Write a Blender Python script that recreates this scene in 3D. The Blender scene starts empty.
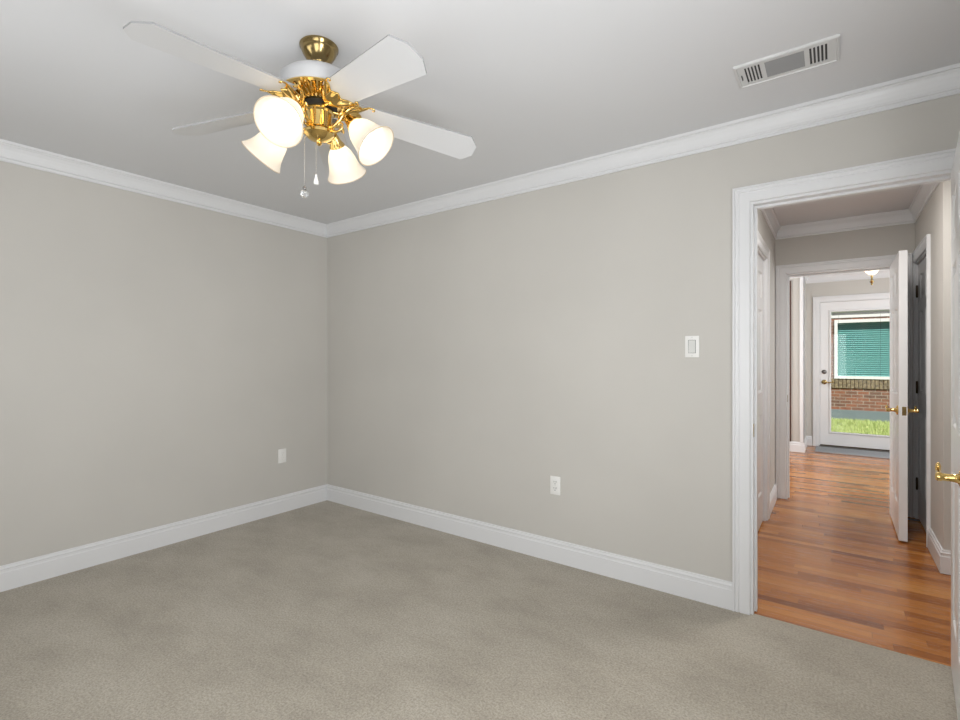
import bpy, bmesh, math, random
from mathutils import Vector, Matrix
random.seed(7)
scene = bpy.context.scene
COL = scene.collection
PI = math.pi

# ------------------------------------------------------------------ camera
YAW = 0.6259
cam_d = bpy.data.cameras.new('camera')
cam = bpy.data.objects.new('camera', cam_d)
COL.objects.link(cam)
cam.location = (3.662, -2.7405, 1.2682)
cam.rotation_euler = (PI / 2, 0, YAW)
cam_d.sensor_width = 36
cam_d.lens = 489.21 / 960 * 36
cam_d.shift_y = -2.63 / 960
cam_d.clip_start = 0.02
scene.camera = cam

# ------------------------------------------------------------------ world, sun, exposure
scene.view_settings.view_transform = 'Standard'
scene.view_settings.look = 'None'
scene.view_settings.gamma = 1
scene.view_settings.use_curve_mapping = False
scene.view_settings.exposure = 0.065
world = bpy.data.worlds.new('sky')
scene.world = world
world.use_nodes = True
wn = world.node_tree
bg = wn.nodes['Background']
sky = wn.nodes.new('ShaderNodeTexSky')
sky.sky_type = 'HOSEK_WILKIE'
sky.sun_direction = Vector((0.3, -0.6, 0.75)).normalized()
sky.turbidity = 3.5
wn.links.new(sky.outputs['Color'], bg.inputs['Color'])
bg.inputs['Strength'].default_value = 1.3


def light(name, kind, loc, power, color=(1, 1, 1), size=1, size_y=None, aim=None):
    d = bpy.data.lights.new(name, kind)
    d.energy = power
    d.color = color
    if kind == 'AREA':
        d.shape = 'RECTANGLE'
        d.size = size
        d.size_y = size_y or size
    if kind == 'POINT':
        d.shadow_soft_size = size
    o = bpy.data.objects.new(name, d)
    COL.objects.link(o)
    o.location = loc
    if aim is not None:
        o.rotation_euler = Vector(aim).to_track_quat('-Z', 'Y').to_euler()
    return o


sun = light('sun', 'SUN', (5, -6, 12), 6.0, (1, .95, .87), aim=(-.3, .6, -.75))
sun.data.angle = math.radians(1)
# daylight of the bedroom windows behind the camera; the side lamp is added
light('window_daylight_fill', 'AREA', (1.45, -3.17, 1.36), 21, (.95, .975, 1.0), 1.5, 1.4, aim=(-.38, 1, -.12))
light('window_daylight_fill', 'AREA', (3.35, -3.17, 1.36), 21, (.95, .975, 1.0), 1.2, 1.4, aim=(.0, 1, .12))
side_fill = light('window_daylight_fill', 'AREA', (4.17, -2.00, 1.36), 46, (.95, .975, 1.0), 1.2, 1.4, aim=(-1, .36, .20))  # unseen lamp added to brighten the left wall and far corner
side_fill.data.spread = math.radians(140)
# unseen fill lamps added to brighten the hall and the entry
light('hall_fill', 'AREA', (3.75, .62, 2.40), 17, (1, .975, .95), .3, .3, aim=(0, 0, -1))
light('entry_fill', 'AREA', (1.55, 3.85, 1.45), 38, (.93, .97, 1), 1.4, 1.4, aim=(1, 0, 0))
light('entry_fill', 'AREA', (5.12, 4.0, 1.4), 40, (.93, .97, 1), 1.4, 1.3, aim=(-1, .1, 0))


# ------------------------------------------------------------------ materials
def mat(name, color, rough=.5, metal=0, spec=.5, coat=0):
    m = bpy.data.materials.new(name)
    m.use_nodes = True
    b = m.node_tree.nodes['Principled BSDF']
    b.inputs['Base Color'].default_value = (*color, 1)
    b.inputs['Roughness'].default_value = rough
    b.inputs['Metallic'].default_value = metal
    b.inputs['Specular IOR Level'].default_value = spec
    b.inputs['Coat Weight'].default_value = coat
    return m


class NT:
    """small helper for writing node trees"""
    def __init__(self, m):
        self.t = m.node_tree
        self.b = self.t.nodes['Principled BSDF']

    def n(self, typ, **kw):
        x = self.t.nodes.new(typ)
        for k, v in kw.items():
            setattr(x, k, v)
        return x

    def l(self, a, b):
        self.t.links.new(a, b)

    def put(self, v, sock):
        if hasattr(v, 'is_output'):
            self.l(v, sock)
        else:
            sock.default_value = v

    def math(self, op, a, b=0.0, c=None):
        x = self.n('ShaderNodeMath', operation=op)
        self.put(a, x.inputs[0])
        self.put(b, x.inputs[1])
        if c is not None:
            self.put(c, x.inputs[2])
        return x.outputs[0]

    def pos(self):
        return self.n('ShaderNodeNewGeometry').outputs['Position']

    def noise(self, vec, scale, detail=3, rough=.5):
        x = self.n('ShaderNodeTexNoise')
        self.l(vec, x.inputs['Vector'])
        x.inputs['Scale'].default_value = scale
        x.inputs['Detail'].default_value = detail
        x.inputs['Roughness'].default_value = rough
        return x.outputs['Fac']

    def ramp(self, fac, stops):
        x = self.n('ShaderNodeValToRGB')
        e = x.color_ramp.elements
        while len(e) < len(stops):
            e.new(.5)
        for s, (p, c) in zip(e, stops):
            s.position = p
            s.color = (*c, 1)
        self.l(fac, x.inputs['Fac'])
        return x.outputs['Color']

    def mix(self, fac, a, b, blend='MIX'):
        x = self.n('ShaderNodeMix', data_type='RGBA', blend_type=blend)
        self.put(fac, x.inputs[0])
        for v, s in ((a, x.inputs[6]), (b, x.inputs[7])):
            if isinstance(v, tuple):
                s.default_value = (*v, 1)
            else:
                self.l(v, s)
        return x.outputs[2]

    def scale(self, vec, s):
        x = self.n('ShaderNodeMapping')
        self.l(vec, x.inputs['Vector'])
        x.inputs['Scale'].default_value = s
        return x.outputs['Vector']

    def bump(self, h, strength, dist):
        x = self.n('ShaderNodeBump')
        self.l(h, x.inputs['Height'])
        x.inputs['Strength'].default_value = strength
        x.inputs['Distance'].default_value = dist
        self.l(x.outputs['Normal'], self.b.inputs['Normal'])


def paint(name, color, rough, amount=.03):
    m = mat(name, color, rough, spec=.3)
    k = NT(m)
    p = k.pos()
    f = k.noise(p, 1.3, 3)
    lo = tuple(c * (1 - amount) for c in color)
    hi = tuple(min(1, c * (1 + amount)) for c in color)
    k.l(k.ramp(f, [(.3, lo), (.7, hi)]), k.b.inputs['Base Color'])
    k.bump(k.noise(p, 260, 2), .06, .002)
    return m


M_WALL = paint('greige_wall_paint', (.57, .548, .508), .6)
M_CEIL = paint('white_ceiling_paint', (.71, .712, .722), .8, .01)
M_TRIM = mat('white_gloss_trim_paint', (.75, .75, .755), .32)
M_DOOR = mat('white_satin_door_paint', (.80, .80, .80), .3)
M_BRASS = mat('polished_brass', (.78, .55, .20), .14, 1)
M_BRASS2 = mat('aged_brass', (.34, .25, .11), .18, 1)
M_BRONZE = mat('dark_bronze', (.10, .075, .05), .35, 1)
M_DARK = mat('matt_black', (.012, .012, .012), .6)
M_FANWHITE = mat('white_enamel', (.64, .64, .645), .35)
M_EDGE = mat('grey_blade_edge', (.30, .30, .30), .5)  # darker grey for the side faces of the blades
M_HOUSING = mat('white_housing_enamel', (.52, .52, .525), .4)
M_PLASTIC = mat('white_plastic', (.83, .82, .79), .35)
M_SLOT = mat('dark_slot', (.05, .05, .05), .6)
M_VENT = mat('white_vent_enamel', (.66, .66, .655), .4)
M_LOUVRE = mat('grey_vent_louvre', (.30, .30, .30), .45)
M_CHAIN = mat('nickel_chain', (.75, .73, .7), .25, 1)
M_BROWN = mat('dark_brown', (.07, .025, .012), .4)
M_NICKEL = mat('brushed_nickel', (.16, .15, .145), .3, 1)


def carpet_mat():
    m = mat('beige_cut_pile_carpet', (.3, .28, .24), 1, spec=.05)
    k = NT(m)
    p = k.pos()
    big = k.noise(k.scale(p, (1.0, 1.6, 1)), 2.6, 6, .62)
    fine = k.noise(p, 120, 4, .75)
    mid = k.noise(p, 38, 3, .6)
    c = k.ramp(big, [(.32, (.415, .370, .298)), (.5, (.475, .425, .345)), (.68, (.525, .475, .392))])
    c = k.mix(.6, c, k.ramp(fine, [(.36, (.36, .36, .36)), (.60, (1, 1, 1))]), 'MULTIPLY')
    c = k.mix(.3, c, k.ramp(mid, [(.3, (.75, .75, .75)), (.6, (1, 1, 1))]), 'MULTIPLY')
    k.l(c, k.b.inputs['Base Color'])
    k.b.inputs['Sheen Weight'].default_value = .25
    k.b.inputs['Sheen Roughness'].default_value = .5
    h = k.math('ADD', fine, k.math('MULTIPLY', mid, .8))
    h = k.math('ADD', h, k.math('MULTIPLY', big, 2.0))
    k.bump(h, .45, .005)
    return m


def wood_mat():
    m = mat('oak_strip_floor', (.4, .2, .07), .22, spec=.35)
    k = NT(m)
    p = k.pos()
    s = k.n('ShaderNodeSeparateXYZ')
    k.l(p, s.inputs[0])
    W = .0572
    yy = k.math('DIVIDE', k.math('ADD', s.outputs['Y'], .018), W)
    row = k.math('FLOOR', yy)
    fy = k.math('FRACT', yy)
    w1 = k.n('ShaderNodeTexWhiteNoise', noise_dimensions='1D')
    k.l(row, w1.inputs['W'])
    xx = k.math('ADD', k.math('DIVIDE', s.outputs['X'], .78), k.math('MULTIPLY', w1.outputs['Value'], 13.7))
    col = k.math('FLOOR', xx)
    fx = k.math('FRACT', xx)
    cb = k.n('ShaderNodeCombineXYZ')
    k.l(row, cb.inputs[0])
    k.l(col, cb.inputs[1])
    w2 = k.n('ShaderNodeTexWhiteNoise', noise_dimensions='2D')
    k.l(cb.outputs[0], w2.inputs['Vector'])
    plank = k.ramp(w2.outputs['Value'], [(0, (.19, .050, .007)), (.10, (.34, .110, .017)), (.45, (.45, .160, .028)),
                                         (.8, (.54, .208, .042)), (1, (.62, .270, .068))])
    # grain runs along the strip, shifted per strip
    off = k.n('ShaderNodeVectorMath', operation='ADD')
    sc = k.n('ShaderNodeVectorMath', operation='SCALE')
    k.l(w2.outputs['Color'], sc.inputs[0])
    sc.inputs['Scale'].default_value = 9
    k.l(p, off.inputs[0])
    k.l(sc.outputs[0], off.inputs[1])
    grain = k.noise(k.scale(off.outputs[0], (2.2, 42, 1)), 2.4, 5, .62)
    c = k.mix(.85, plank, k.ramp(grain, [(.3, (.66, .58, .52)), (.55, (1, 1, 1)), (.8, (.8, .74, .7))]), 'MULTIPLY')
    gy = k.math('LESS_THAN', k.math('MINIMUM', fy, k.math('SUBTRACT', 1, fy)), .022)
    gx = k.math('LESS_THAN', fx, .0028)
    g = k.math('MAXIMUM', gy, gx)
    c = k.mix(k.math('MULTIPLY', g, .4), c, (.05, .016, .004))
    k.l(c, k.b.inputs['Base Color'])
    k.l(k.ramp(grain, [(.3, (.30, .30, .30)), (.7, (.2, .2, .2))]), k.b.inputs['Roughness'])
    k.b.inputs['Coat Weight'].default_value = .35
    k.b.inputs['Coat Roughness'].default_value = .17
    hh = k.math('SUBTRACT', k.math('MULTIPLY', grain, .25), g)
    k.bump(hh, .25, .0012)
    return m


def brick_mat():
    m = mat('red_brown_brick', (.3, .15, .1), .85)
    k = NT(m)
    tc = k.n('ShaderNodeNewGeometry')
    s = k.n('ShaderNodeSeparateXYZ')
    k.l(tc.outputs['Position'], s.inputs[0])
    cb = k.n('ShaderNodeCombineXYZ')
    k.l(s.outputs['X'], cb.inputs[0])
    k.l(s.outputs['Z'], cb.inputs[1])
    b = k.n('ShaderNodeTexBrick')
    k.l(cb.outputs[0], b.inputs['Vector'])
    b.inputs['Scale'].default_value = 1
    b.inputs['Brick Width'].default_value = .21
    b.inputs['Row Height'].default_value = .072
    b.inputs['Mortar Size'].default_value = .008
    b.inputs['Color1'].default_value = (.33, .13, .075, 1)
    b.inputs['Color2'].default_value = (.17, .10, .075, 1)
    b.inputs['Mortar'].default_value = (.36, .30, .25, 1)
    b.inputs['Bias'].default_value = -.1
    f = k.noise(tc.outputs['Position'], 14, 4, .6)
    k.l(k.mix(.7, b.outputs['Color'], k.ramp(f, [(.3, (.55, .5, .5)), (.7, (1.0, 1.0, 1.0))]), 'MULTIPLY'), k.b.inputs['Base Color'])
    k.bump(b.outputs['Fac'], -.5, .01)
    return m


def glass_mat(name, tint, gloss=.08, rough=.02):
    m = bpy.data.materials.new(name)
    m.use_nodes = True
    t = m.node_tree
    t.nodes.remove(t.nodes['Principled BSDF'])
    tr = t.nodes.new('ShaderNodeBsdfTransparent')
    tr.inputs[0].default_value = (*tint, 1)
    gl = t.nodes.new('ShaderNodeBsdfGlossy')
    gl.inputs['Roughness'].default_value = rough
    mx = t.nodes.new('ShaderNodeMixShader')
    mx.inputs[0].default_value = gloss
    t.links.new(tr.outputs[0], mx.inputs[1])
    t.links.new(gl.outputs[0], mx.inputs[2])
    t.links.new(mx.outputs[0], t.nodes['Material Output'].inputs[0])
    return m


def shade_mat(name, emit):
    """lit frosted alabaster glass"""
    m = bpy.data.materials.new(name)
    m.use_nodes = True
    t = m.node_tree
    b = t.nodes['Principled BSDF']
    b.inputs['Base Color'].default_value = (.80, .755, .68, 1)
    b.inputs['Roughness'].default_value = .35
    b.inputs['Emission Color'].default_value = (1, .92, .80, 1)
    b.inputs['Emission Strength'].default_value = emit
    tl = t.nodes.new('ShaderNodeBsdfTranslucent')
    tl.inputs[0].default_value = (.76, .72, .64, 1)
    mx = t.nodes.new('ShaderNodeMixShader')
    mx.inputs[0].default_value = .5
    t.links.new(b.outputs[0], mx.inputs[1])
    t.links.new(tl.outputs[0], mx.inputs[2])
    t.links.new(mx.outputs[0], t.nodes['Material Output'].inputs[0])
    return m


M_CARPET = carpet_mat()
M_WOOD = wood_mat()
M_BRICK = brick_mat()
M_GLASS = glass_mat('clear_door_glass', (.97, .98, .98), .025)
M_SHADE = shade_mat('lit_alabaster_glass', .36)
M_RIM = mat('tan_glass_edge', (.62, .50, .36), .4)
M_CRYSTAL = mat('clear_crystal', (.95, .96, .97), .03)
M_CRYSTAL.node_tree.nodes['Principled BSDF'].inputs['Transmission Weight'].default_value = .9
M_GLOW = mat('glowing_bulb', (1, 1, 1), .4)
_b = M_GLOW.node_tree.nodes['Principled BSDF']
_b.inputs['Emission Color'].default_value = (1, .92, .80, 1)
_b.inputs['Emission Strength'].default_value = 8


# ------------------------------------------------------------------ mesh helpers
def tag(o, label=None, cat=None, group=None, kind=None):
    if label:
        o['label'] = label
    if cat:
        o['category'] = cat
    if group:
        o['group'] = group
    if kind:
        o['kind'] = kind
    return o


def obj(name, bm, m, parent=None, smooth=False, kind=None, label=None):
    me = bpy.data.meshes.new(name)
    bmesh.ops.recalc_face_normals(bm, faces=bm.faces)
    bm.to_mesh(me)
    bm.free()
    for x in (m if isinstance(m, (list, tuple)) else [m]):
        me.materials.append(x)
    if smooth:
        for p in me.polygons:
            p.use_smooth = True
        try:
            me.set_sharp_from_angle(angle=math.radians(smooth if smooth is not True else 40))
        except Exception:
            pass
    o = bpy.data.objects.new(name, me)
    COL.objects.link(o)
    if parent is not None:
        o.parent = parent
        o.matrix_parent_inverse = parent_world(parent).inverted()
    if kind:
        o['kind'] = kind
    if label:
        o['label'] = label
    return o


def parent_world(p):
    mtx = p.matrix_basis.copy()
    if p.parent is not None:
        mtx = parent_world(p.parent) @ p.matrix_parent_inverse @ mtx
    return mtx


def empty(name, loc, label, cat, group=None, kind=None):
    o = bpy.data.objects.new(name, None)
    o.empty_display_size = .05
    COL.objects.link(o)
    o.location = loc
    return tag(o, label, cat, group, kind)


def box(bm, a, b, mtx=None, bevel=0):
    a, b = [min(p, q) for p, q in zip(a, b)], [max(p, q) for p, q in zip(a, b)]
    vs = [bm.verts.new((x, y, z)) for x in (a[0], b[0]) for y in (a[1], b[1]) for z in (a[2], b[2])]
    fs = [bm.faces.new([vs[i] for i in q]) for q in
          ((0, 1, 3, 2), (4, 6, 7, 5), (0, 4, 5, 1), (2, 3, 7, 6), (0, 2, 6, 4), (1, 5, 7, 3))]
    if bevel:
        es = list({e for f in fs for e in f.edges})
        r = bmesh.ops.bevel(bm, geom=es, offset=bevel, segments=2, affect='EDGES', profile=.5)
        vs = list({v for f in r['faces'] for v in f.verts} | {v for v in vs if v.is_valid})
    if mtx is not None:
        bmesh.ops.transform(bm, matrix=mtx, verts=[v for v in vs if v.is_valid])


def B(*boxes, bevel=0):
    bm = bmesh.new()
    for a, b in boxes:
        box(bm, a, b, bevel=bevel)
    return bm


def frame_of(d, up=Vector((0, 0, 1))):
    z = Vector(d).normalized()
    x = up.cross(z)
    if x.length < 1e-4:
        x = Vector((1, 0, 0)).cross(z)
    x.normalize()
    return x, z.cross(x), z


def axis_matrix(origin, d):
    x, y, z = frame_of(d)
    return Matrix(((x[0], y[0], z[0], origin[0]), (x[1], y[1], z[1], origin[1]), (x[2], y[2], z[2], origin[2]), (0, 0, 0, 1)))


def lathe(bm, prof, mtx=None, n=40, flute=None):
    """revolve (r, z) points round z; flute(i, r, z, angle) may change the radius"""
    rings = []
    for i, (r, z) in enumerate(prof):
        if r < 1e-6:
            rings.append([bm.verts.new((0, 0, z))])
        else:
            ring = []
            for k in range(n):
                a = 2 * PI * k / n
                rr, zz = (r, z) if flute is None else flute(i, r, z, k)
                ring.append(bm.verts.new((rr * math.cos(a), rr * math.sin(a), zz)))
            rings.append(ring)
    new = [v for r in rings for v in r]
    for p, q in zip(rings, rings[1:]):
        for k in range(n):
            j = (k + 1) % n
            if len(p) == 1 and len(q) == 1:
                break
            if len(p) == 1:
                bm.faces.new((p[0], q[k], q[j]))
            elif len(q) == 1:
                bm.faces.new((p[k], p[j], q[0]))
            else:
                bm.faces.new((p[k], p[j], q[j], q[k]))
    if mtx is not None:
        bmesh.ops.transform(bm, matrix=mtx, verts=new)


def smooth_path(pts, sub=6):
    """Catmull-Rom through the points"""
    P = [Vector(p) for p in pts]
    P = [P[0] * 2 - P[1]] + P + [P[-1] * 2 - P[-2]]
    out = []
    for i in range(1, len(P) - 2):
        a, b, c, d = P[i - 1:i + 3]
        for s in range(sub):
            t = s / sub
            out.append(.5 * ((2 * b) + (c - a) * t + (2 * a - 5 * b + 4 * c - d) * t * t + (3 * b - a - 3 * c + d) * t ** 3))
    out.append(P[-2])
    return out


def tube(bm, pts, r, n=10, mtx=None, cap=True):
    """round bar along points; r a number or one per point"""
    P = [Vector(p) for p in pts]
    R = r if isinstance(r, (list, tuple)) else [r] * len(P)
    rings, x = [], None
    for i, p in enumerate(P):
        t = (P[min(i + 1, len(P) - 1)] - P[max(i - 1, 0)]).normalized()
        if x is None:
            x, y, _ = frame_of(t)
        else:
            x = (x - t * x.dot(t)).normalized()
            y = t.cross(x)
        rings.append([bm.verts.new(p + (x * math.cos(2 * PI * k / n) + y * math.sin(2 * PI * k / n)) * R[i]) for k in range(n)])
    for a, b in zip(rings, rings[1:]):
        for k in range(n):
            j = (k + 1) % n
            bm.faces.new((a[k], a[j], b[j], b[k]))
    if cap:
        bm.faces.new(rings[0][::-1])
        bm.faces.new(rings[-1])
    if mtx is not None:
        bmesh.ops.transform(bm, matrix=mtx, verts=[v for q in rings for v in q])


def taper(n, r0, r1):
    return [r0 + (r1 - r0) * i / (n - 1) for i in range(n)]


def ball(bm, c, r, n=12):
    bmesh.ops.create_uvsphere(bm, u_segments=n, v_segments=max(6, n // 2), radius=r, matrix=Matrix.Translation(c))


def sweep(bm, prof, path, N, side=1, closed=False):
    """mitred moulding: prof = (a, b) with a across the path (in plane) and b along N"""
    P = [Vector(p) for p in path]
    N = Vector(N).normalized()
    rings = []
    L = len(P)
    for i, p in enumerate(P):
        d0 = (P[i] - P[i - 1]).normalized() if (i > 0 or closed) else None
        d1 = (P[(i + 1) % L] - P[i]).normalized() if (i < L - 1 or closed) else None
        s0 = d0.cross(N) * side if d0 else None
        s1 = d1.cross(N) * side if d1 else None
        if s0 is None:
            s = s1
        elif s1 is None:
            s = s0
        else:
            s = s0 + s1
            s = s / s.length
            s = s / max(.2, s.dot(s0))
        rings.append([bm.verts.new(p + s * a + N * b) for a, b in prof])
    m = len(prof)
    pairs = list(zip(rings, rings[1:])) + ([(rings[-1], rings[0])] if closed else [])
    for p, q in pairs:
        for k in range(m):
            j = (k + 1) % m
            bm.faces.new((p[k], p[j], q[j], q[k]))
    if not closed:
        bm.faces.new(rings[0][::-1])
        bm.faces.new(rings[-1])


# moulding profiles
BASE = [(0, 0), (.016, 0), (.016, .098), (.0125, .103), (.0125, .115), (.0145, .118), (.0145, .121), (.009, .127), (.008, .135), (.006, .1375), (0, .1375)]
CROWN = [(0, -.106), (.009, -.106), (.010, -.098), (.006, -.095), (.006, -.088), (.012, -.085), (.0125, -.079), (.012, -.076),
         (.015, -.060), (.020, -.042), (.028, -.026), (.034, -.019), (.034, -.015), (.042, -.014), (.044, 0), (0, 0)]
CROWN = [(a, b) for a, b in CROWN]
CASING = [(0, 0), (0, .010), (.003, .013), (.044, .015), (.047, .0115), (.050, .0125), (.053, .0165), (.062, .0175), (.065, .014),
          (.067, .0145), (.069, .020), (.077, .020), (.077, 0)]
H = 2.44

# ------------------------------------------------------------------ floors, ceiling, walls
CF = obj('floor', B(((-.12, -3.36, -.12), (4.33, .016, 0))), M_CARPET, kind='structure')
tag(CF, 'beige grey cut pile bedroom carpet', 'carpet')
HF = obj('floor', B(((1.4, .016, -.12), (6.2, 5.86, -.003))), M_WOOD, kind='structure')
tag(HF, 'glossy orange brown oak strip floor of the hall and entry', 'floor')
c_ = obj('ceiling', B(((-.12, -3.36, H), (6.3, 5.86, H + .1))), M_CEIL, kind='structure')
tag(c_, 'flat pale grey white ceiling', 'ceiling')


def wall(name, *boxes):
    o = obj(name, B(*boxes), M_WALL, kind='structure')
    return tag(o, 'greige painted ' + WALL_OF[name], 'wall')


WALL_OF = {'wall_left': 'bedroom wall without a doorway', 'wall_back': 'bedroom wall with the doorway and the light switch',
           'wall_right': 'bedroom wall behind the open door', 'wall_front': 'bedroom wall with two windows behind the viewer',
           'wall_hall_left': 'hall wall beside the bedroom doorway', 'wall_hall_far': 'wall over the doorway at the end of the hall',
           'wall_hall_right': 'hall wall with the shaded closed door', 'wall_hall_end': 'wall closing the side branch of the hall',
           'wall_entry_far': 'entry wall around the glazed door', 'wall_entry_left': 'entry wall with the white corner trim',
           'wall_entry_right': 'entry wall opposite the white corner trim'}


BX0, BX1 = 3.341, 4.087          # bedroom doorway
HD = 2.022                       # top of door openings
T = .018                         # jamb board thickness
wall('wall_left', ((-.12, -3.36, -.12), (0, .12, H)))
wall('wall_back', ((0, 0, -.12), (BX0 - T, .12, H)), ((BX1 + T, 0, -.12), (6.2, .12, H)), ((BX0 - T, 0, HD + T), (BX1 + T, .12, H)))
wall('wall_right', ((4.21, -3.36, -.12), (4.33, 0, H)))
wall('wall_front', ((0, -3.36, -.12), (4.21, -3.24, H)))

HX0, HX1, HY = 3.235, 4.185, 2.42      # hall
OY = 1.19                              # outside corner of the hall
FX0, FX1 = 3.327, 4.078                # doorway at the far end of the hall
LY0, LY1 = .90, 1.635                  # closed door in the hall's left wall
RY0, RY1 = 1.745, 2.400                  # closed door in the hall's right wall
EX0, EX1, EY = 3.504, 4.420, 5.75      # entry door
EH = 2.05
wall('wall_hall_left', ((HX0 - .11, .12, -.12), (HX0, LY0 - T, H)), ((HX0 - .11, LY1 + T, -.12), (HX0, HY, H)),
     ((HX0 - .11, LY0 - T, HD + T), (HX0, LY1 + T, H)))
wall('wall_hall_far', ((1.5, HY, -.12), (FX0 - T, HY + .12, H)), ((FX1 + T, HY, -.12), (6.2, HY + .12, H)),
     ((FX0 - T, HY, HD + T), (FX1 + T, HY + .12, H)))
wall('wall_hall_right', ((HX1, OY, -.12), (HX1 + .11, RY0 - T, H)), ((HX1, RY1 + T, -.12), (HX1 + .11, HY, H)),
     ((HX1, RY0 - T, HD + T), (HX1 + .11, RY1 + T, H)), ((HX1 + .11, OY, -.12), (6.2, OY + .11, H)))
wall('wall_hall_end', ((6.1, .12, -.12), (6.2, OY, H)))
wall('wall_entry_far', ((3.20, EY, -.12), (EX0 - T, EY + .12, H)), ((EX1 + T, EY, -.12), (6.2, EY + .12, H)),
     ((EX0 - T, EY, EH + T), (EX1 + T, EY + .12, H)))
wall('wall_entry_left', ((1.5, 5.06, -.12), (3.338, EY, H)), ((1.4, HY + .12, -.12), (1.5, 5.06, H)))
wall('wall_entry_right', ((5.2, HY + .12, -.12), (5.3, EY, H)))

# ------------------------------------------------------------------ crown and base mouldings
def crown(name, path, side, closed=False, parent=None):
    bm = bmesh.new()
    sweep(bm, CROWN, [(x, y, H) for x, y in path], (0, 0, 1), side, closed)
    return tag(obj(name, bm, M_TRIM, kind='structure'), 'white crown moulding round the ceiling of the ' + name.split('_')[-1], 'moulding')


def base(name, path, side):
    bm = bmesh.new()
    sweep(bm, BASE, [(x, y, 0) for x, y in path], (0, 0, 1), side)
    where = {'baseboard_left': 'along the two plain bedroom walls', 'baseboard_right': 'along the bedroom walls behind the viewer',
             'baseboard_hall_left': 'on the hall wall beside the far doorway', 'baseboard_hall_right': 'wrapping the outside corner of the hall',
             'baseboard_entry_left': 'under the white corner trim of the entry', 'baseboard_entry_right': 'on the entry wall beyond the glazed door'}
    return tag(obj(name, bm, M_TRIM, kind='structure'), 'tall white baseboard ' + where[name], 'baseboard')


crown('trim_crown_bedroom', [(0, -3.24), (0, 0), (4.21, 0), (4.21, -3.24)], 1, True)
crown('trim_crown_hall', [(HX0, .12), (HX0, HY), (HX1, HY), (HX1, OY), (6.1, OY), (6.1, .12)], 1, True)
crown('trim_crown_entry', [(1.5, HY + .12), (1.5, 5.06), (3.338, 5.06), (3.338, EY), (5.2, EY), (5.2, HY + .12)], 1, True)
CO = .089                                  # outer edge of a casing from the opening
base('baseboard_left', [(0, -3.24), (0, 0), (BX0 - CO, 0)], 1)
base('baseboard_right', [(4.21, -.03), (4.21, -3.24), (0.02, -3.24)], 1)
base('baseboard_hall_left', [(HX0, LY1 + CO), (HX0, HY - .021)], 1)
base('baseboard_hall_right', [(HX1, RY0 - CO), (HX1, OY), (6.1, OY)], 1)
base('baseboard_entry_left', [(1.52, 5.06), (3.338, 5.06), (3.338, EY), (EX0 - CO - .003, EY)], 1)
base('baseboard_entry_right', [(EX1 + CO, EY), (5.2, EY), (5.2, HY + .13)], 1)


# ------------------------------------------------------------------ door frames
def door_frame(name, p0, p1, n, depth, top=HD, back=True, stop=(.045, .08), inset=.012):
    """p0, p1: opening corners on the face whose outward normal is n (2D); casing on that face and on the other"""
    p0, p1, n2 = Vector((*p0, 0)), Vector((*p1, 0)), Vector((*n, 0))
    d = (p1 - p0).normalized()
    e = empty(name, p0, None, None, kind='structure')
    bm = bmesh.new()
    mtx = Matrix(((d[0], -n2[0], 0, p0[0]), (d[1], -n2[1], 0, p0[1]), (0, 0, 1, 0), (0, 0, 0, 1)))
    w = (p1 - p0).length
    box(bm, (-T, 0, -.01), (0, depth, top + T), mtx)
    box(bm, (w, 0, -.01), (w + T, depth, top + T), mtx)
    box(bm, (0, 0, top), (w, depth, top + T), mtx)
    obj('jamb', bm, M_TRIM, e)
    bm = bmesh.new()
    s0, s1 = stop
    box(bm, (0, s0, 0), (.011, s1, top), mtx)
    box(bm, (w - .011, s0, 0), (w, s1, top), mtx)
    box(bm, (.011, s0, top - .011), (w - .011, s1, top), mtx)
    obj('door_stop', bm, M_TRIM, e)
    for f, off in ((1, 0), (-1, depth)):
        if f < 0 and not back:
            continue
        a = p0 - d * inset - n2 * off
        b = p1 + d * inset - n2 * off
        up = Vector((0, 0, top + inset))
        bm = bmesh.new()
        nn = n2 * f
        path = [a, a + up, b + up, b]
        sd = 1 if (up.normalized().cross(nn)).dot(-d) > 0 else -1
        sweep(bm, CASING, path, nn, sd)
        obj('casing', bm, M_TRIM, e)
    return e


fr1 = door_frame('trim_1', (BX0, 0), (BX1, 0), (0, -1), .12)
tag(fr1, 'white moulded casing and jamb of the bedroom doorway', 'door frame')
obj('strike_plate', B(((BX0 - .0005, .002, .875), (BX0 + .0022, .030, .94))), M_BRASS2, fr1, label='small brass strike plate')
fr2 = door_frame('trim_2', (FX0, HY), (FX1, HY), (0, -1), .12, top=HD - .016, stop=(.055, .09))
tag(fr2, 'white casing of the doorway at the end of the hall', 'door frame')
obj('strike_plate', B(((FX0 - .0005, HY + .004, .868), (FX0 + .0022, HY + .032, .932))), M_BRASS2, fr2, label='small brass strike plate')
fr3 = door_frame('trim_3', (HX1, RY0), (HX1, RY1), (-1, 0), .11, top=HD - .02, back=False, stop=(.055, .09))
tag(fr3, 'white casing around the closed door on the right wall of the hall', 'door frame')
fr4 = door_frame('trim_4', (HX0, LY0), (HX0, LY1), (1, 0), .11, back=False, stop=(.055, .09))
tag(fr4, 'white casing around the closed door on the left wall of the hall', 'door frame')
fr5 = door_frame('trim_5', (EX0, EY), (EX1, EY), (0, -1), .12, top=EH, back=False, stop=(.07, .11), inset=.006)
tag(fr5, 'white casing of the glazed entry door', 'door frame')


# ------------------------------------------------------------------ panel doors
def rect_rings(bm, rects, flip):
    prev = None
    for (x0, z0, x1, z1, y) in rects:
        ring = [bm.verts.new(p) for p in ((x0, y, z0), (x1, y, z0), (x1, y, z1), (x0, y, z1))]
        if prev:
            for k in range(4):
                j = (k + 1) % 4
                bm.faces.new((prev[k], prev[j], ring[j], ring[k]))
        prev = ring
    bm.faces.new(prev)


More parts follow.
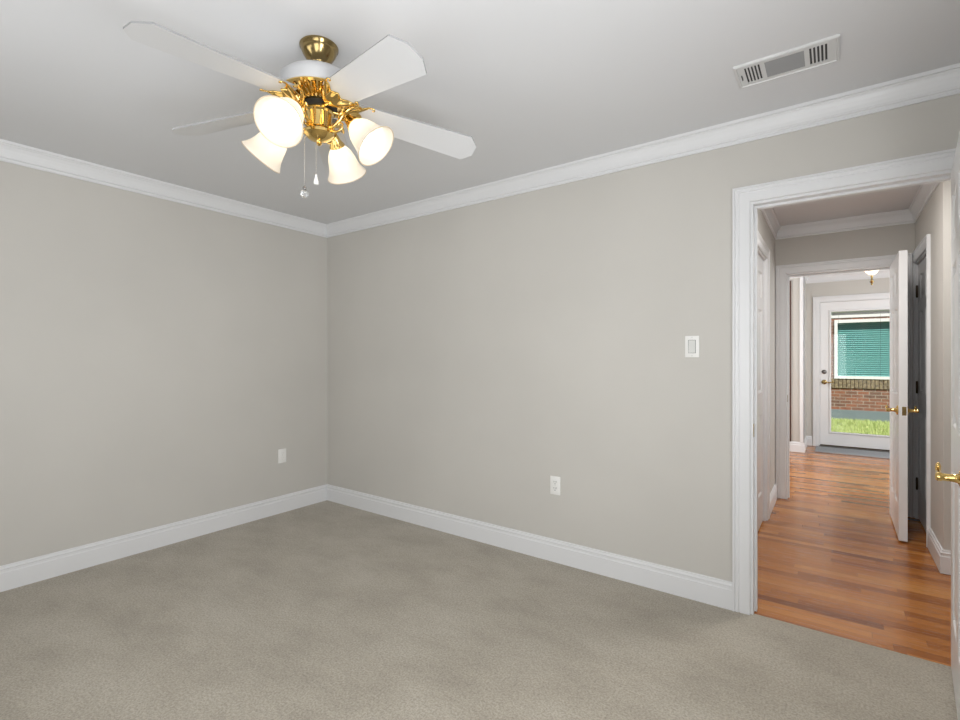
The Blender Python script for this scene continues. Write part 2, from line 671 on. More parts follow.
def door_bm(w, h=2.008, t=.035):
    s, m = .105, .095
    xs = [0, s, (w - m) / 2, (w + m) / 2, w - s, w]
    zs = [0, .225, .83, .99, 1.615, 1.70, 1.895, h]
    bm = bmesh.new()
    for y, f in ((0, 1), (t, -1)):
        for i in range(5):
            for j in range(7):
                x0, x1, z0, z1 = xs[i], xs[i + 1], zs[j], zs[j + 1]
                if i in (1, 3) and j in (1, 3, 5):
                    def R(d, dep):
                        return (x0 + d, z0 + d, x1 - d, z1 - d, y + f * dep)
                    rect_rings(bm, [R(0, 0), R(.004, .001), R(.013, .009), R(.022, .010), R(.024, .010), R(.045, .003), R(.047, .003)], f)
                else:
                    vs = [bm.verts.new(p) for p in ((x0, y, z0), (x1, y, z0), (x1, y, z1), (x0, y, z1))]
                    bm.faces.new(vs)
    for a, b in (((0, 0), (w, 0)), ((0, h), (w, h))):
        vs = [bm.verts.new(p) for p in ((a[0], 0, a[1]), (b[0], 0, b[1]), (b[0], t, b[1]), (a[0], t, a[1]))]
        bm.faces.new(vs)
    for x in (0, w):
        vs = [bm.verts.new(p) for p in ((x, 0, 0), (x, t, 0), (x, t, h), (x, 0, h))]
        bm.faces.new(vs)
    bmesh.ops.remove_doubles(bm, verts=bm.verts, dist=1e-5)
    return bm


def lever_bm(side, y0, along):
    """brass lever on the face y = y0 (side -1 or +1 away from it), arm reaching along -x"""
    bm = bmesh.new()
    mtx = axis_matrix((0, y0, 0), (0, side, 0))
    lathe(bm, [(0, 0), (.032, 0), (.033, .003), (.031, .007), (.024, .010), (.017, .012), (.0135, .016), (.0125, .022), (.0115, .030), (.0115, .048), (.014, .052), (.014, .060), (.010, .064), (0, .065)], mtx, 28)
    y = y0 + side * .055
    pts = smooth_path([(0, y, 0), (along * .03, y, .001), (along * .065, y, -.003), (along * .090, y, -.002), (along * .104, y, .005), (along * .106, y, .015), (along * .099, y, .021), (along * .093, y, .016)], 5)
    n = len(pts)
    tube(bm, pts, [(.0095 - .0035 * i / (n - 1)) for i in range(n)], 12)
    ball(bm, pts[-1], .0075, 12)
    return bm


def place_door(name, w, mtx, label, h=2.008, t=.035, backset=.062, hz=.905, levers=True, hinges=(), hinge_side=0, edge_plate=True):
    d = empty(name, mtx.to_translation(), label, 'door', kind='structure')

    def part(pname, bm, m, smooth=False, parent=d, lab=None):
        bmesh.ops.transform(bm, matrix=mtx, verts=bm.verts)
        return obj(pname, bm, m, parent, smooth, label=lab)
    part('leaf', door_bm(w, h, t), M_DOOR)
    if levers:
        for side, y0 in ((-1, 0), (1, t)):
            bm = lever_bm(side, y0, -1)
            bmesh.ops.translate(bm, vec=(w - backset, 0, hz), verts=bm.verts)
            part('lever_handle', bm, M_BRASS, True, lab='polished brass lever handle')
        part('latch_plate', B(((w - .0008, .006, hz - .030), (w + .0012, .029, hz + .030))), M_BRASS2, lab='brass latch plate')
    for z in hinges:
        bm = bmesh.new()
        lathe(bm, [(0, -.050), (.004, -.049), (.0075, -.044), (.0075, .044), (.004, .049), (0, .050)], Matrix.Translation((-.002, hinge_side, z)), 14)
        part('hinge', bm, M_BRONZE, True, lab='dark bronze hinge barrel')
    return d


# bedroom door, open into the room: hinged on the right jamb, its hall face towards the doorway
ang = math.radians(84.4)
# leaf local: x from hinge to latch edge, y 0 = room face ... .035 = hall face when shut
W1 = BX1 - BX0 - .006
m1 = Matrix.Translation((BX1 - .003, -.006, .012)) @ Matrix.Rotation(ang, 4, 'Z') @ Matrix.Diagonal((-1, 1, 1, 1))
place_door('door_1', W1, m1, 'open white panel door of the bedroom, seen edge on beside the doorway', hinges=(.22, 1.02, 1.79), hinge_side=-.002, hz=.886)
# door at the end of the hall, open into the hall, nearly flat along the right wall
W2 = FX1 - FX0 - .006
m2 = Matrix.Translation((FX1 - .002, HY - .004, .010)) @ Matrix.Rotation(math.radians(89.6), 4, 'Z') @ Matrix.Diagonal((-1, 1, 1, 1))
place_door('door_2', W2, m2, 'white panel door standing open into the hall with brass levers', hinges=(.25, 1.02, 1.78), hinge_side=-.002, hz=.890, h=1.990, t=.046)
# closed doors in the side walls of the hall
m3 = Matrix.Translation((HX1 + .015, RY1 - .003, .012)) @ Matrix.Rotation(-PI / 2, 4, 'Z')
m3 = m3 @ Matrix.Identity(4)
place_door('door_3', RY1 - RY0 - .006, m3, 'closed white panel door in shade on the right wall of the hall', levers=False,
           hinges=(.262, 1.021, 1.775), hinge_side=-.006, h=1.985)
m4 = Matrix.Translation((HX0 - .050, LY1 - .003, .012)) @ Matrix.Rotation(-PI / 2, 4, 'Z')
place_door('door_5', LY1 - LY0 - .006, m4, 'closed white panel door on the left wall of the hall', levers=False)

# ------------------------------------------------------------------ entry door with a full glass lite
d4 = empty('door_4', (EX0, EY, 0), 'white entry door with one tall pane of glass', 'door', kind='structure')
x0, x1, y0, y1 = EX0 + .003, EX1 - .003, EY + .012, EY + .056
gx0, gx1, gz0, gz1 = 3.634, 4.290, .222, 1.908
bm = B(((x0, y0, .022), (gx0 - .012, y1, EH - .003)), ((gx1 + .012, y0, .022), (x1, y1, EH - .003)),
       ((gx0 - .012, y0, .022), (gx1 + .012, y1, gz0 - .012)), ((gx0 - .012, y0, gz1 + .012), (gx1 + .012, y1, EH - .003)))
obj('leaf', bm, M_DOOR, d4)
bm = bmesh.new()
sweep(bm, [(0, 0), (0, .006), (.006, .012), (.016, .012), (.024, .008), (.030, .002), (.030, -.004), (0, -.004)],
      [(gx0, y0, gz0), (gx0, y0, gz1), (gx1, y0, gz1), (gx1, y0, gz0)], (0, -1, 0), -1, True)
obj('glazing_bead', bm, M_DOOR, d4)
obj('glass_pane', B(((gx0 - .014, y0 + .018, gz0 - .014), (gx1 + .014, y0 + .024, gz1 + .014))), M_GLASS, d4)
bm = bmesh.new()
for i in range(9):
    box(bm, (gx0 + .012, y0 + .004, gz1 - .016 - i * .0042), (gx1 - .012, y0 + .015, gz1 - .0135 - i * .0042))
bl = obj('raised_blind', bm, M_LOUVRE, d4, label='blind gathered up at the top of the glass')
bm = bmesh.new()
for px in (gx0 + .085, gx1 - .115):
    tube(bm, [(px, y0 + .010, gz1 - .02), (px, y0 + .010, gz1 - .9)], .0012, 6)
obj('blind_cord', bm, M_SLOT, bl)
bm = lever_bm(-1, 0, 1)
bmesh.ops.translate(bm, vec=(3.553, y0, .918), verts=bm.verts)
obj('lever_handle', bm, M_BRASS2, d4, True, label='brass lever handle')
bm = bmesh.new()
lathe(bm, [(0, 0), (.030, 0), (.030, .006), (.024, .012), (.012, .014), (.012, .024), (0, .025)], axis_matrix((3.553, y0, 1.062), (0, -1, 0)), 24)
obj('deadbolt', bm, M_NICKEL, d4, True, label='dark round deadbolt')
obj('door_sweep', B(((x0, y0 - .004, .014), (x1, y0 + .03, .030))), M_BRONZE, d4, label='dark strip under the door')
th = obj('trim_6', B(((EX0 - .01, EY - .03, -.003), (EX1 + .01, EY + .12, .016)), bevel=.003), M_NICKEL, kind='structure')
tag(th, 'grey metal threshold under the entry door', 'threshold')

# white post at the outside corner of the entry, dark brown strip on the wall beside it
o = obj('trim_7', B(((3.296, 5.045, .1375), (3.346, 5.06, 2.334)), ((3.338, 5.045, .1375), (3.346, 5.14, 2.334))), M_TRIM, kind='structure')
tag(o, 'white corner trim on the outside corner of the entry wall', 'trim')
o = obj('trim_8', B(((3.12, 5.042, .1375), (3.198, 5.06, 2.30)), bevel=.003), M_BROWN, kind='structure')
tag(o, 'dark brown upright strip on the entry wall', 'trim')

# ------------------------------------------------------------------ bedroom windows behind the camera, plus one added at the side
for i, (cx, w) in enumerate(((1.45, 1.5), (3.35, 1.2))):
    wd = empty('window_%d' % (i + 1), (cx, -3.24, .6), ('wide', 'narrow')[i] + ' white framed bedroom window behind the viewer', 'window', kind='structure')
    bm = bmesh.new()
    sweep(bm, CASING, [(cx - w / 2, -3.24, .66), (cx - w / 2, -3.24, 2.06), (cx + w / 2, -3.24, 2.06), (cx + w / 2, -3.24, .66)], (0, 1, 0), 1, True)
    obj('window_casing', bm, M_TRIM, wd)
    obj('sash', B(((cx - w / 2, -3.235, 1.34), (cx + w / 2, -3.20, 1.38)), ((cx - .015, -3.235, .66), (cx + .015, -3.20, 2.06))), M_TRIM, wd)

wd = empty('window_3', (4.21, -2.0, .6), 'white framed bedroom side window, added for the fill lamp', 'window', kind='structure')  # unseen window added to go with the side fill lamp
bm = bmesh.new()
sweep(bm, CASING, [(4.21, -2.6, .66), (4.21, -2.6, 2.06), (4.21, -1.4, 2.06), (4.21, -1.4, .66)], (-1, 0, 0), -1, True)
obj('window_casing', bm, M_TRIM, wd)
obj('sash', B(((4.18, -2.6, 1.34), (4.206, -1.4, 1.38)), ((4.18, -2.015, .66), (4.206, -1.985, 2.06))), M_TRIM, wd)

# ------------------------------------------------------------------ ceiling fan
FC = Vector((2.0896, -1.6006, 0))
ZO = .010
fan = empty('ceiling_fan', (FC.x, FC.y, H), 'white five blade ceiling fan with brass fittings and four lit glass shades', 'ceiling fan')


def TZ(z=0):
    return Matrix.Translation((FC.x, FC.y, z + ZO))


bm = bmesh.new()
lathe(bm, [(0, 2.44), (.068, 2.44), (.0705, 2.437), (.070, 2.431), (.065, 2.425), (.064, 2.420), (.060, 2.410), (.053, 2.398), (.045, 2.388), (.037, 2.380),
           (.031, 2.375), (.029, 2.371), (.0295, 2.367), (.025, 2.362), (.017, 2.360), (0, 2.360)], TZ(-ZO), 48)
obj('canopy', bm, M_BRASS2, fan, 35, label='aged brass ceiling canopy')
bm = bmesh.new()
lathe(bm, [(.0, 2.37), (.0135, 2.37), (.0135, 2.30), (0, 2.30)], TZ(), 20)
obj('downrod', bm, M_FANWHITE, fan, True)
bm = bmesh.new()
lathe(bm, [(0, 2.318), (.035, 2.318), (.060, 2.316), (.100, 2.312), (.126, 2.304), (.140, 2.290), (.1455, 2.272), (.146, 2.240), (.142, 2.236), (0, 2.236)], TZ(), 64)
obj('motor_housing', bm, M_HOUSING, fan, 35)
bm = bmesh.new()
N_FL = 144


def flute(i, r, z, k):
    if i in (4, 5, 6):
        ph = (k % 4)
        dz = -.0065 if ph in (0, 1) else .0025
        return r, z + dz
    return r, z


lathe(bm, [(0, 2.238), (.1425, 2.238), (.1435, 2.233), (.137, 2.228), (.128, 2.226), (.100, 2.218), (.080, 2.211), (.074, 2.205), (.068, 2.203), (0, 2.203)], TZ(), N_FL, flute)
obj('motor_plate', bm, M_BRASS, fan, 30, label='fluted brass plate under the motor')
bm = bmesh.new()
lathe(bm, [(0, 2.206), (.064, 2.206), (.066, 2.202), (.066, 2.190), (.060, 2.187), (0, 2.187)], TZ(), 40)
obj('flywheel', bm, M_DARK, fan, 35, label='black flywheel')
bm = bmesh.new()
lathe(bm, [(0, 2.190), (.050, 2.190), (.054, 2.186), (.0545, 2.178), (.049, 2.172), (.0475, 2.160), (.0475, 2.118), (.050, 2.112), (.054, 2.106), (.054, 2.096), (.048, 2.090),
           (.040, 2.082), (.026, 2.076), (.012, 2.073), (.009, 2.068), (.010, 2.063), (.005, 2.057), (0, 2.056)], TZ(), 40)
obj('switch_housing', bm, M_BRASS, fan, 30, label='polished brass switch housing')

ZB, TH0, PITCH, DROOP = 2.2193, -.2639, -.2295, .0934
DEL = [(.077, -.109, .039), (-.04, -.003, .049), (.08, 0, 0), (.060, -.05, .02), (-.045, .150, .001)]
TILT = Vector((.0098, .0135, 1)).normalized()
E1 = Vector((0, 1, 0)).cross(TILT).normalized()
E2 = TILT.cross(E1)
for k in range(5):
    a = TH0 + DEL[k][0] + k * 2 * PI / 5
    ph = PITCH + DEL[k][1]
    dr = DROOP + DEL[k][2]
    u0 = E1 * math.cos(a) + E2 * math.sin(a)
    v0 = E2 * math.cos(a) - E1 * math.sin(a)
    u = u0 * math.cos(dr) - TILT * math.sin(dr)
    nn = TILT * math.cos(dr) + u0 * math.sin(dr)
    v = v0 * math.cos(ph) + nn * math.sin(ph)
    n = u.cross(v)
    o_ = Vector((FC.x, FC.y, ZB + ZO))
    mtx = Matrix(((u.x, v.x, n.x, o_.x), (u.y, v.y, n.y, o_.y), (u.z, v.z, n.z, o_.z), (0, 0, 0, 1)))
    # blade: tapered board with a rounded root and a three-sided tip
    R_, CH, WT, CW = .6221, .036, .0737, .0284
    out = [(.122, -.040), (.118, -.020), (.117, 0), (.118, .020), (.122, .040), (.130, .050), (.142, .055), (.180, .0565), (R_ - CH, WT), (R_, CW), (R_, -CW), (R_ - CH, -WT),
           (.180, -.0565), (.142, -.055), (.130, -.050)]
    bm = bmesh.new()
    top = [bm.verts.new((x, y, .003)) for x, y in out]
    bot = [bm.verts.new((x, y, -.003)) for x, y in out]
    bm.faces.new(top)
    bm.faces.new(bot[::-1])
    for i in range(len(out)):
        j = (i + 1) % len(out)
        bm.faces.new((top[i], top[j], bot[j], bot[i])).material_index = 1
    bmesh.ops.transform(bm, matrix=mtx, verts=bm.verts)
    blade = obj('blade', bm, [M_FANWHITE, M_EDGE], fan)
    # blade iron: arm from the flywheel and a crescent plate with curled horns
    bm = bmesh.new()
    rim, rows = [], []
    for i in range(-10, 11):
        t = i / 10
        at = abs(t)
        rx = .150 + .034 * at ** 2.2 - .010 * math.sin(PI * at) + .006 * math.cos(3 * PI * t)
        hx = .082 + .092 * at ** 1.8
        rim.append(Vector((rx, .060 * t, -.007)))
        row = []
        for q in range(6):
            f = q / 5
            row.append(Vector((rx + (hx - rx) * f, .060 * t * (1 - .10 * math.sin(PI * f)), -.008 - .020 * math.sin(PI * f * .62) * (1 - at ** 3))))
        rows.append(row)
    for off, flip in ((0, 0), (-.0025, 1)):
        g = [[bm.verts.new(p + Vector((0, 0, off))) for p in row] for row in rows]
        for A, C in zip(g, g[1:]):
            for q in range(5):
                bm.faces.new((A[q], A[q + 1], C[q + 1], C[q]))
    tube(bm, rim, [.0042 - .0014 * abs(i - 10) / 10 for i in range(21)], 8)
    tube(bm, [row[-1] for row in rows], .0024, 8)
    for s in (1, -1):
        hp = smooth_path([rim[-1 if s > 0 else 0], (.194, s * .064, -.009), (.201, s * .060, -.010), (.199, s * .053, -.010), (.192, s * .054, -.010)], 4)
        tube(bm, hp, taper(len(hp), .0032, .0020), 8)
    tube(bm, smooth_path([(.045, 0, -.022), (.070, 0, -.024), (.100, 0, -.026)], 5), .0085, 10)
    for (sx, sy) in ((.128, .022), (.128, -.022), (.140, 0)):
        ball(bm, (sx, sy, -.012), .005, 10)
    bmesh.ops.transform(bm, matrix=mtx, verts=bm.verts)
    obj('blade_iron', bm, M_BRASS, blade, 50, label='scrolled brass blade iron')

A0 = 5.129
SH_PROF = [(.0275, 0), (.030, .006), (.040, .018), (.049, .034), (.0555, .054), (.060, .074), (.0655, .092), (.0735, .108), (.0820, .121)]
for k in range(4):
    a = A0 - k * PI / 2
    er = Vector((math.cos(a), math.sin(a), 0))
    et = Vector((-math.sin(a), math.cos(a), 0))
    ctr = FC + Vector((-.004, -.006, ZO))

    def Pt(r, z, s=0):
        return ctr + er * r + et * s + Vector((0, 0, z))
    rim = Pt(.237, 2.032)
    ax = (er * .087 + Vector((0, 0, -.088))).normalized()
    neck = rim - ax * .121
    am = axis_matrix(neck, ax)
    # arm with leaf scrolls and bell-shaped shade fitter
    bm = bmesh.new()
    p = smooth_path([Pt(.040, 2.125), Pt(.066, 2.122), Pt(.090, 2.140), Pt(.106, 2.160), Pt(.118, 2.160), neck - ax * .030], 6)
    tube(bm, p, .0065, 10)
    lf = smooth_path([Pt(.055, 2.112), Pt(.075, 2.100), Pt(.098, 2.108), Pt(.104, 2.126), Pt(.092, 2.132), Pt(.086, 2.122)], 5)
    tube(bm, lf, taper(len(lf), .0055, .0025), 8)
    for s in (-1, 1):
        lf = smooth_path([Pt(.100, 2.158, s * .004), Pt(.116, 2.182, s * .012), Pt(.138, 2.194, s * .018), Pt(.162, 2.190, s * .020), Pt(.178, 2.180, s * .016)], 5)
        tube(bm, lf, [.003 + .004 * math.sin(PI * i / (len(lf) - 1)) for i in range(len(lf))], 8)
        lf = smooth_path([Pt(.090, 2.142, s * .003), Pt(.098, 2.148, s * .012), Pt(.106, 2.154, s * .020), Pt(.113, 2.160, s * .022)], 5)
        tube(bm, lf, [.0025 + .004 * math.sin(PI * i / (len(lf) - 1)) for i in range(len(lf))], 8)
    arm = obj('lamp_arm', bm, M_BRASS, fan, 50, label='scrolled brass lamp arm')
    bm = bmesh.new()

    def fl(i, r, z, kk):
        return (r * (1.05 if kk % 4 < 2 else .97), z) if 3 <= i <= 7 else (r, z)
    lathe(bm, [(0, -.046), (.010, -.046), (.015, -.042), (.0175, -.034), (.019, -.026), (.022, -.016), (.027, -.006), (.030, .000), (.031, .0025), (.0285, .0035), (0, .003)], am, 48, fl)
    obj('shade_fitter', bm, M_BRASS, arm, 40)
    bm = bmesh.new()
    th_ = .0028
    inner = [(r - th_, z) for r, z in SH_PROF]
    lathe(bm, SH_PROF + [(.0822, .1225), (.0805, .1232)] + inner[::-1], am, 48)
    sh = obj('glass_shade', bm, M_SHADE, fan, 60, label='lit bell shaped alabaster glass shade')
    bm = bmesh.new()
    tube(bm, [(.0815 * math.cos(2 * PI * q / 48), .0815 * math.sin(2 * PI * q / 48), .1225) for q in range(49)], .0019, 8, am, False)
    obj('rim_edge', bm, M_RIM, sh, True, label='tan edge of the glass shade')
    bm = bmesh.new()
    lathe(bm, [(0, .004), (.0245, .005), (.024, .012), (.015, .022), (.020, .036), (.0255, .052), (.0255, .062), (.020, .076), (.010, .083), (0, .085)], am, 24)
    bulb = obj('light_bulb', bm, M_GLOW, sh, True)

for (dx, dy, ztop, zbot, kind) in ((-.048, -.030, 2.095, 1.912, 'crystal'), (-.002, -.012, 2.070, 1.952, 'tear')):
    bm = bmesh.new()
    cx, cy = FC.x + dx, FC.y + dy
    z = ztop
    while z > zbot:
        ball(bm, (cx, cy, z), .0013, 6)
        z -= .0036
    tube(bm, [(cx, cy, ztop), (cx, cy, zbot)], .0005, 5)
    if kind == 'crystal':
        tube(bm, smooth_path([(cx + .018, cy + .010, 2.100), (cx + .006, cy + .003, 2.102), (cx, cy, 2.095)], 4), .0022, 8)
    ch = obj('pull_chain', bm, M_CHAIN, fan, True)
    bm = bmesh.new()
    if kind == 'crystal':
        bmesh.ops.create_icosphere(bm, subdivisions=2, radius=.016, matrix=Matrix.Translation((cx, cy, 1.886)))
        obj('crystal_ball', bm, M_CRYSTAL, ch, label='faceted clear crystal ball pull')
        bm = bmesh.new()
        lathe(bm, [(0, 1.914), (.004, 1.913), (.007, 1.908), (.006, 1.904), (0, 1.903)], Matrix.Translation((cx, cy, 0)), 14)
        obj('bead_cap', bm, M_NICKEL, ch, True)
    else:
        lathe(bm, [(0, 1.956), (.003, 1.955), (.0045, 1.946), (.008, 1.932), (.0095, 1.924), (.008, 1.917), (0, 1.915)], Matrix.Translation((cx, cy, 0)), 16)
        obj('teardrop_pull', bm, M_PLASTIC, ch, True, label='small white teardrop pull')

# ------------------------------------------------------------------ ceiling air vent
vx0, vx1, vy0, vy1 = 3.332, 3.682, -.543, -.357
vent = empty('air_vent', (3.507, -.45, H), 'white rectangular ceiling air vent with dark louvres', 'air vent')


def VX(t):
    return vx0 + (vx1 - vx0) * t


zones = ((.095, .265), (.305, .680), (.720, .895))
ya, yb = vy0 + .030, vy1 - .030
zb = H - .006
bm = bmesh.new()
cuts = [0, zones[0][0], zones[0][1], zones[1][0], zones[1][1], zones[2][0], zones[2][1], 1]
box(bm, (vx0, vy0, zb), (vx1, ya, H))
box(bm, (vx0, yb, zb), (vx1, vy1, H))
for i in (0, 2, 4, 6):
    box(bm, (VX(cuts[i]), ya, zb), (VX(cuts[i + 1]), yb, H))
sweep(bm, [(0, 0), (.004, .003), (.010, .004), (.012, 0)], [(vx0, vy0, zb), (vx0, vy1, zb), (vx1, vy1, zb), (vx1, vy0, zb)], (0, 0, -1), -1, True)
obj('frame', bm, M_VENT, vent)
obj('dark_backing', B(((vx0 + .02, ya - .004, H - .0022), (vx1 - .02, yb + .004, H - .0004))), M_SLOT, vent)
for zi in (0, 2):
    a, b = VX(zones[zi][0]), VX(zones[zi][1])
    for i in range(6):
        x = a + (b - a) * i / 5
        o = obj('slat', B(((x - .0027, ya, zb - .001), (x + .0027, yb, zb + .002))), M_VENT, vent)
a, b = VX(zones[1][0]), VX(zones[1][1])
bm = bmesh.new()
for i in range(11):
    y = ya + (yb - ya) * (i + .5) / 11
    m_ = Matrix.Translation(((a + b) / 2, y, zb + .002)) @ Matrix.Rotation(math.radians(-30), 4, 'X')
    box(bm, (-(b - a) / 2, -.0036, -.0006), ((b - a) / 2, .0036, .0006), m_)
obj('louvre_grille', bm, M_LOUVRE, vent, label='fine grey louvre grille')
obj('damper_lever', B(((VX(.058), -.465, zb - .006), (VX(.066), -.430, zb))), M_SLOT, vent)


# ------------------------------------------------------------------ switch and outlets
def plate(bm, w, h, d=.006):
    box(bm, (-w / 2, 0, -h / 2), (w / 2, d, h / 2), bevel=.0022)


def wall_plate(name, loc, rot, label, cat, w=.070, h=.114):
    mtx = Matrix.Translation(loc) @ Matrix.Rotation(rot, 4, 'Z')
    e = empty(name, loc, label, cat)
    bm = bmesh.new()
    plate(bm, w, h)
    bmesh.ops.transform(bm, matrix=mtx, verts=bm.verts)
    obj('plate', bm, M_PLASTIC, e, 40)
    return e, mtx


def sub(e, mtx, name, bm, m, smooth=False, lab=None):
    bmesh.ops.transform(bm, matrix=mtx, verts=bm.verts)
    return obj(name, bm, m, e, smooth, label=lab)


M_ROCK = mat('switch_rocker_plastic', (.66, .66, .63), .3)


def rocker(loc, rot, label):
    e, mtx = wall_plate('light_switch', loc, rot, label, 'light switch')
    sub(e, mtx, 'rocker_recess', B(((-.0185, .0055, -.0345), (.0185, .0066, .0345))), M_SLOT)
    bm = bmesh.new()
    vs = [bm.verts.new(p) for p in ((-.0165, .004, -.033), (.0165, .004, -.033), (.0165, .004, .033), (-.0165, .004, .033),
                                    (-.0165, .011, -.033), (.0165, .011, -.033), (.0165, .0075, .033), (-.0165, .0075, .033))]
    for q in ((0, 1, 2, 3), (4, 5, 6, 7), (0, 1, 5, 4), (1, 2, 6, 5), (2, 3, 7, 6), (3, 0, 4, 7)):
        bm.faces.new([vs[i] for i in q])
    sub(e, mtx, 'rocker', bm, M_ROCK)
    for z in (-.048, .048):
        bm = bmesh.new()
        lathe(bm, [(0, .0055), (.0034, .0055), (.003, .0072), (0, .0074)], Matrix.Translation((0, 0, z)) @ Matrix.Rotation(-PI / 2, 4, 'X'), 12)
        sub(e, mtx, 'screw', bm, M_ROCK)


def outlet(loc, rot, label, m_slot):
    e, mtx = wall_plate('wall_outlet', loc, rot, label, 'wall outlet')
    for z in (-.0195, .0195):
        bm = bmesh.new()
        n = 28
        pr = []
        for i in range(n):
            a = 2 * PI * i / n
            pr.append((.017 * math.cos(a), max(-.0135, min(.0135, .0175 * math.sin(a)))))
        f0 = [bm.verts.new((x, .005, z + q)) for x, q in pr]
        f1 = [bm.verts.new((x, .0078, z + q)) for x, q in pr]
        bm.faces.new(f1)
        for i in range(n):
            bm.faces.new((f0[i], f0[(i + 1) % n], f1[(i + 1) % n], f1[i]))
        r = sub(e, mtx, 'receptacle', bm, M_PLASTIC)
        bm = B(((-.0085, .0075, z + .000), (-.0055, .0084, z + .010)), ((.0055, .0075, z + .001), (.0085, .0084, z + .009)),
               ((-.0028, .0075, z - .0105), (.0028, .0084, z - .0055)))
        bmesh.ops.transform(bm, matrix=mtx, verts=bm.verts)
        obj('slot', bm, m_slot, r)
    bm = bmesh.new()
    lathe(bm, [(0, .0055), (.0034, .0055), (.003, .0072), (0, .0074)], Matrix.Rotation(-PI / 2, 4, 'X'), 12)
    sub(e, mtx, 'screw', bm, M_ROCK)


rocker((3.059, 0, 1.325), PI, 'white rocker light switch on the wall beside the bedroom doorway')
rocker((3.346, 5.095, 1.345), -PI / 2, 'small light switch on the white corner trim of the entry')
outlet((2.261, 0, .472), PI, 'white duplex outlet with dark slots, low on the wall that holds the light switch', M_SLOT)
outlet((0, -.443, .462), -PI / 2, 'white wall outlet with pale slots, nearest the room corner, on the wall without a doorway', M_ROCK)

# ------------------------------------------------------------------ entry: flush ceiling light and door mat
lx, ly = 4.01, 4.30
cl = empty('ceiling_light', (lx, ly, H), 'glass bowl ceiling light with a brass finial in the entry', 'ceiling light')
tr = Matrix.Translation((lx, ly, 0))
bm = bmesh.new()
lathe(bm, [(0, 2.44), (.066, 2.44), (.068, 2.432), (.060, 2.422), (.030, 2.414), (.012, 2.405), (.008, 2.395), (.008, 2.10), (0, 2.10)], tr, 32)
obj('canopy_stem', bm, M_BRASS2, cl, 40)
bm = bmesh.new()
pr = [(.012, 2.185), (.028, 2.197), (.050, 2.222), (.072, 2.250), (.100, 2.290), (.126, 2.315)]
lathe(bm, pr + [(.128, 2.318), (.125, 2.319)] + [(r - .003, z + .003) for r, z in pr[::-1]], tr, 40)
obj('glass_bowl', bm, M_SHADE, cl, 60, label='lit white glass bowl')
bm = bmesh.new()
lathe(bm, [(0, 2.216), (.020, 2.206), (.024, 2.196), (.013, 2.186), (.009, 2.160), (.012, 2.130), (.022, 2.122), (.016, 2.112), (.008, 2.104), (.012, 2.094), (.009, 2.084), (0, 2.080)], tr, 24)
obj('finial', bm, M_BRASS2, cl, 40, label='dark brass finial')
L = light('bowl_lamp', 'POINT', (lx, ly, 2.28), 3.0, (1, .88, .7), .03)
L.parent = cl
L.matrix_parent_inverse = parent_world(cl).inverted()

m_mat = mat('grey_woven_mat', (.30, .31, .32), .95, spec=.1)
k = NT(m_mat)
k.l(k.ramp(k.noise(k.pos(), 90, 3), [(.3, (.20, .21, .22)), (.7, (.42, .43, .44))]), k.b.inputs['Base Color'])
o = obj('door_mat', B(((3.46, 5.22, -.003), (4.36, 5.70, .010)), bevel=.004), m_mat)
tag(o, 'flat grey mat lying on the wood floor before the entry door', 'door mat')

# ------------------------------------------------------------------ outside the entry door
GZ = -.15
gm = mat('lawn_soil', (.16, .24, .05), .95)
k = NT(gm)
k.l(k.ramp(k.noise(k.pos(), 25, 4), [(.3, (.14, .22, .04)), (.7, (.30, .40, .10))]), k.b.inputs['Base Color'])
o = obj('ground', B(((-6, 5.87, GZ - .2), (14, 14, GZ))), gm, kind='structure')
tag(o, 'lawn ground outside the entry door', 'ground')
gb = mat('grass_blade', (.34, .50, .10), .6)
k = NT(gb)
k.l(k.ramp(k.noise(k.pos(), 9, 3), [(.25, (.34, .46, .12)), (.75, (.62, .68, .32))]), k.b.inputs['Base Color'])
bm = bmesh.new()
NY = 11.15
for i in range(16000):
    x = random.uniform(3.2, 5.6)
    y = random.uniform(6.3, NY - .12)
    h = random.uniform(.03, .085)
    a = random.uniform(0, PI)
    w = random.uniform(.004, .008)
    dx, dy = random.uniform(-.03, .03), random.uniform(-.03, .03)
    vs = [bm.verts.new(p) for p in ((x - w * math.cos(a), y - w * math.sin(a), GZ - .002), (x + w * math.cos(a), y + w * math.sin(a), GZ - .002), (x + dx, y + dy, GZ + h))]
    bm.faces.new(vs)
o = obj('grass', bm, gb, kind='stuff')
tag(o, 'bright green grass in front of the brick house outside', 'grass')

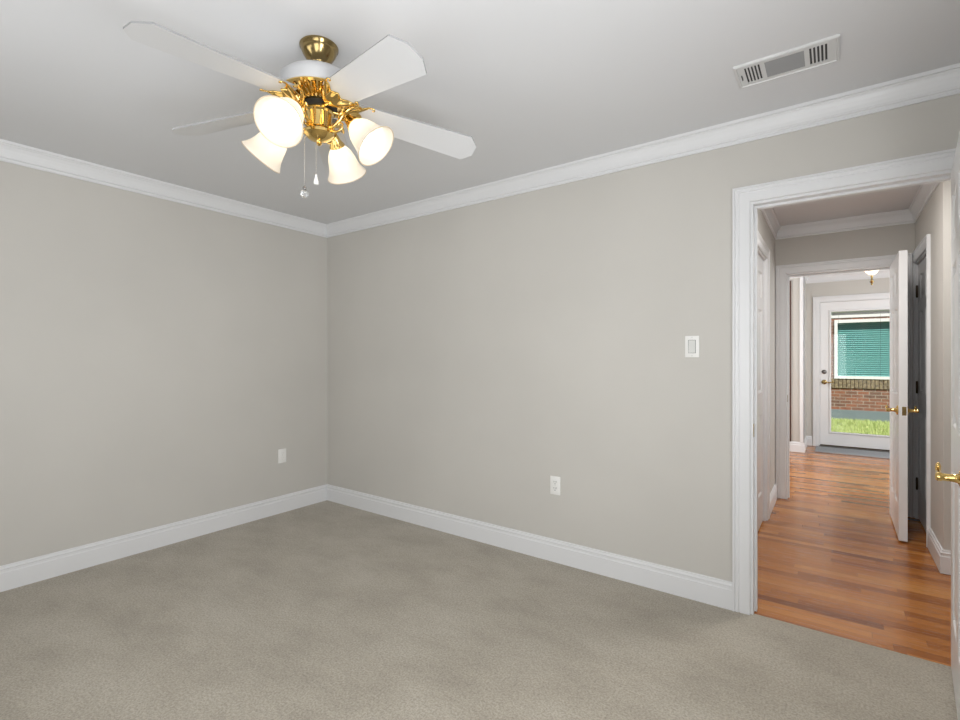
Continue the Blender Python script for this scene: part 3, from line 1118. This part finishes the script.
hs = empty('neighbouring_house', (4.2, NY, GZ), 'brick house with a white framed window seen through the glass door', 'house')
wx0, wx1, wz0, wz1 = 3.735, 5.25, .845, 2.055
fo = 1.0
bm = B(((-2, NY, .075), (wx0 - .05, NY + .2, 2.30)), ((wx1 + .05, NY, .075), (10, NY + .2, 2.30)),
       ((wx0 - .05, NY, .075), (wx1 + .05, NY + .2, wz0 - .05)), ((wx0 - .05, NY, wz1 + .05), (wx1 + .05, NY + .2, 2.30)))
obj('brick_wall', bm, M_BRICK, hs)
bm = bmesh.new()
x = -2
while x < 10:
    box(bm, (x, NY - .03, wz0 - .275), (x + .062, NY + .02, wz0 - .06), bevel=.003)
    x += .072
m_sold = mat('grey_brown_brick', (.22, .17, .12), .9)
k = NT(m_sold)
k.l(k.ramp(k.noise(k.pos(), 18, 4, .7), [(.3, (.10, .08, .06)), (.6, (.30, .23, .14)), (.75, (.36, .34, .32))]), k.b.inputs['Base Color'])
obj('brick_sill_course', bm, m_sold, hs, label='course of upright grey brown bricks')
obj('foundation', B(((-2, NY - .025, GZ - .1), (10, NY + .2, .075))), mat('grey_concrete', (.17, .215, .235), .9), hs, label='grey concrete footing')
M_WIN = mat('white_window_paint', (.8, .8, .8), .5)
fr = obj('window_frame', B(((wx0 - .06, NY - .04, wz0 - .06), (wx0, NY + .08, wz1 + .07)), ((wx1, NY - .04, wz0 - .06), (wx1 + .06, NY + .08, wz1 + .07)),
                           ((wx0, NY - .05, wz0 - .06), (wx1, NY + .08, wz0)), ((wx0, NY - .04, wz1), (wx1, NY + .08, wz1 + .07))), M_WIN, hs, label='white window frame')
bm = bmesh.new()
nsl = 26
for i in range(nsl):
    z = wz0 + (wz1 - wz0) * (i + .5) / nsl
    m_ = Matrix.Translation(((wx0 + wx1) / 2, NY + .10, z)) @ Matrix.Rotation(math.radians(50), 4, 'X')
    box(bm, (-(wx1 - wx0) / 2 - .02, -.027, -.001), ((wx1 - wx0) / 2 + .02, .027, .001), m_)
obj('window_blind', bm, mat('reflected_sky_teal', (.26, .50, .47), .6), fr, label='horizontal blind coloured with the teal sky reflection')  # the pane's teal sky reflection is painted into the slats
obj('blind_backing', B(((wx0 - .03, NY + .15, wz0 - .03), (wx1 + .03, NY + .16, wz1 + .03))), mat('reflected_sky_teal_dark', (.10, .30, .30), .8), fr)  # darker tone of the same painted sky reflection
obj('window_pane', B(((wx0 - .005, NY + .05, wz0 - .005), (wx1 + .005, NY + .056, wz1 + .005))), glass_mat('tinted_window_glass', (.86, .95, .95), .02, .3), fr)
obj('soffit', B(((-2, NY - .07, 2.30), (10, NY + .2, 2.36)), ((-2, NY - .02, 2.17), (10, NY + .02, 2.30))), M_WIN, hs, label='white soffit and frieze board')
obj('roof', B(((-2, NY - .12, 2.36), (10, NY - .02, 2.50)), ((-2, NY - .12, 2.50), (10, NY + 2.5, 2.60))), mat('dark_shingle', (.12, .10, .09), .9), hs)
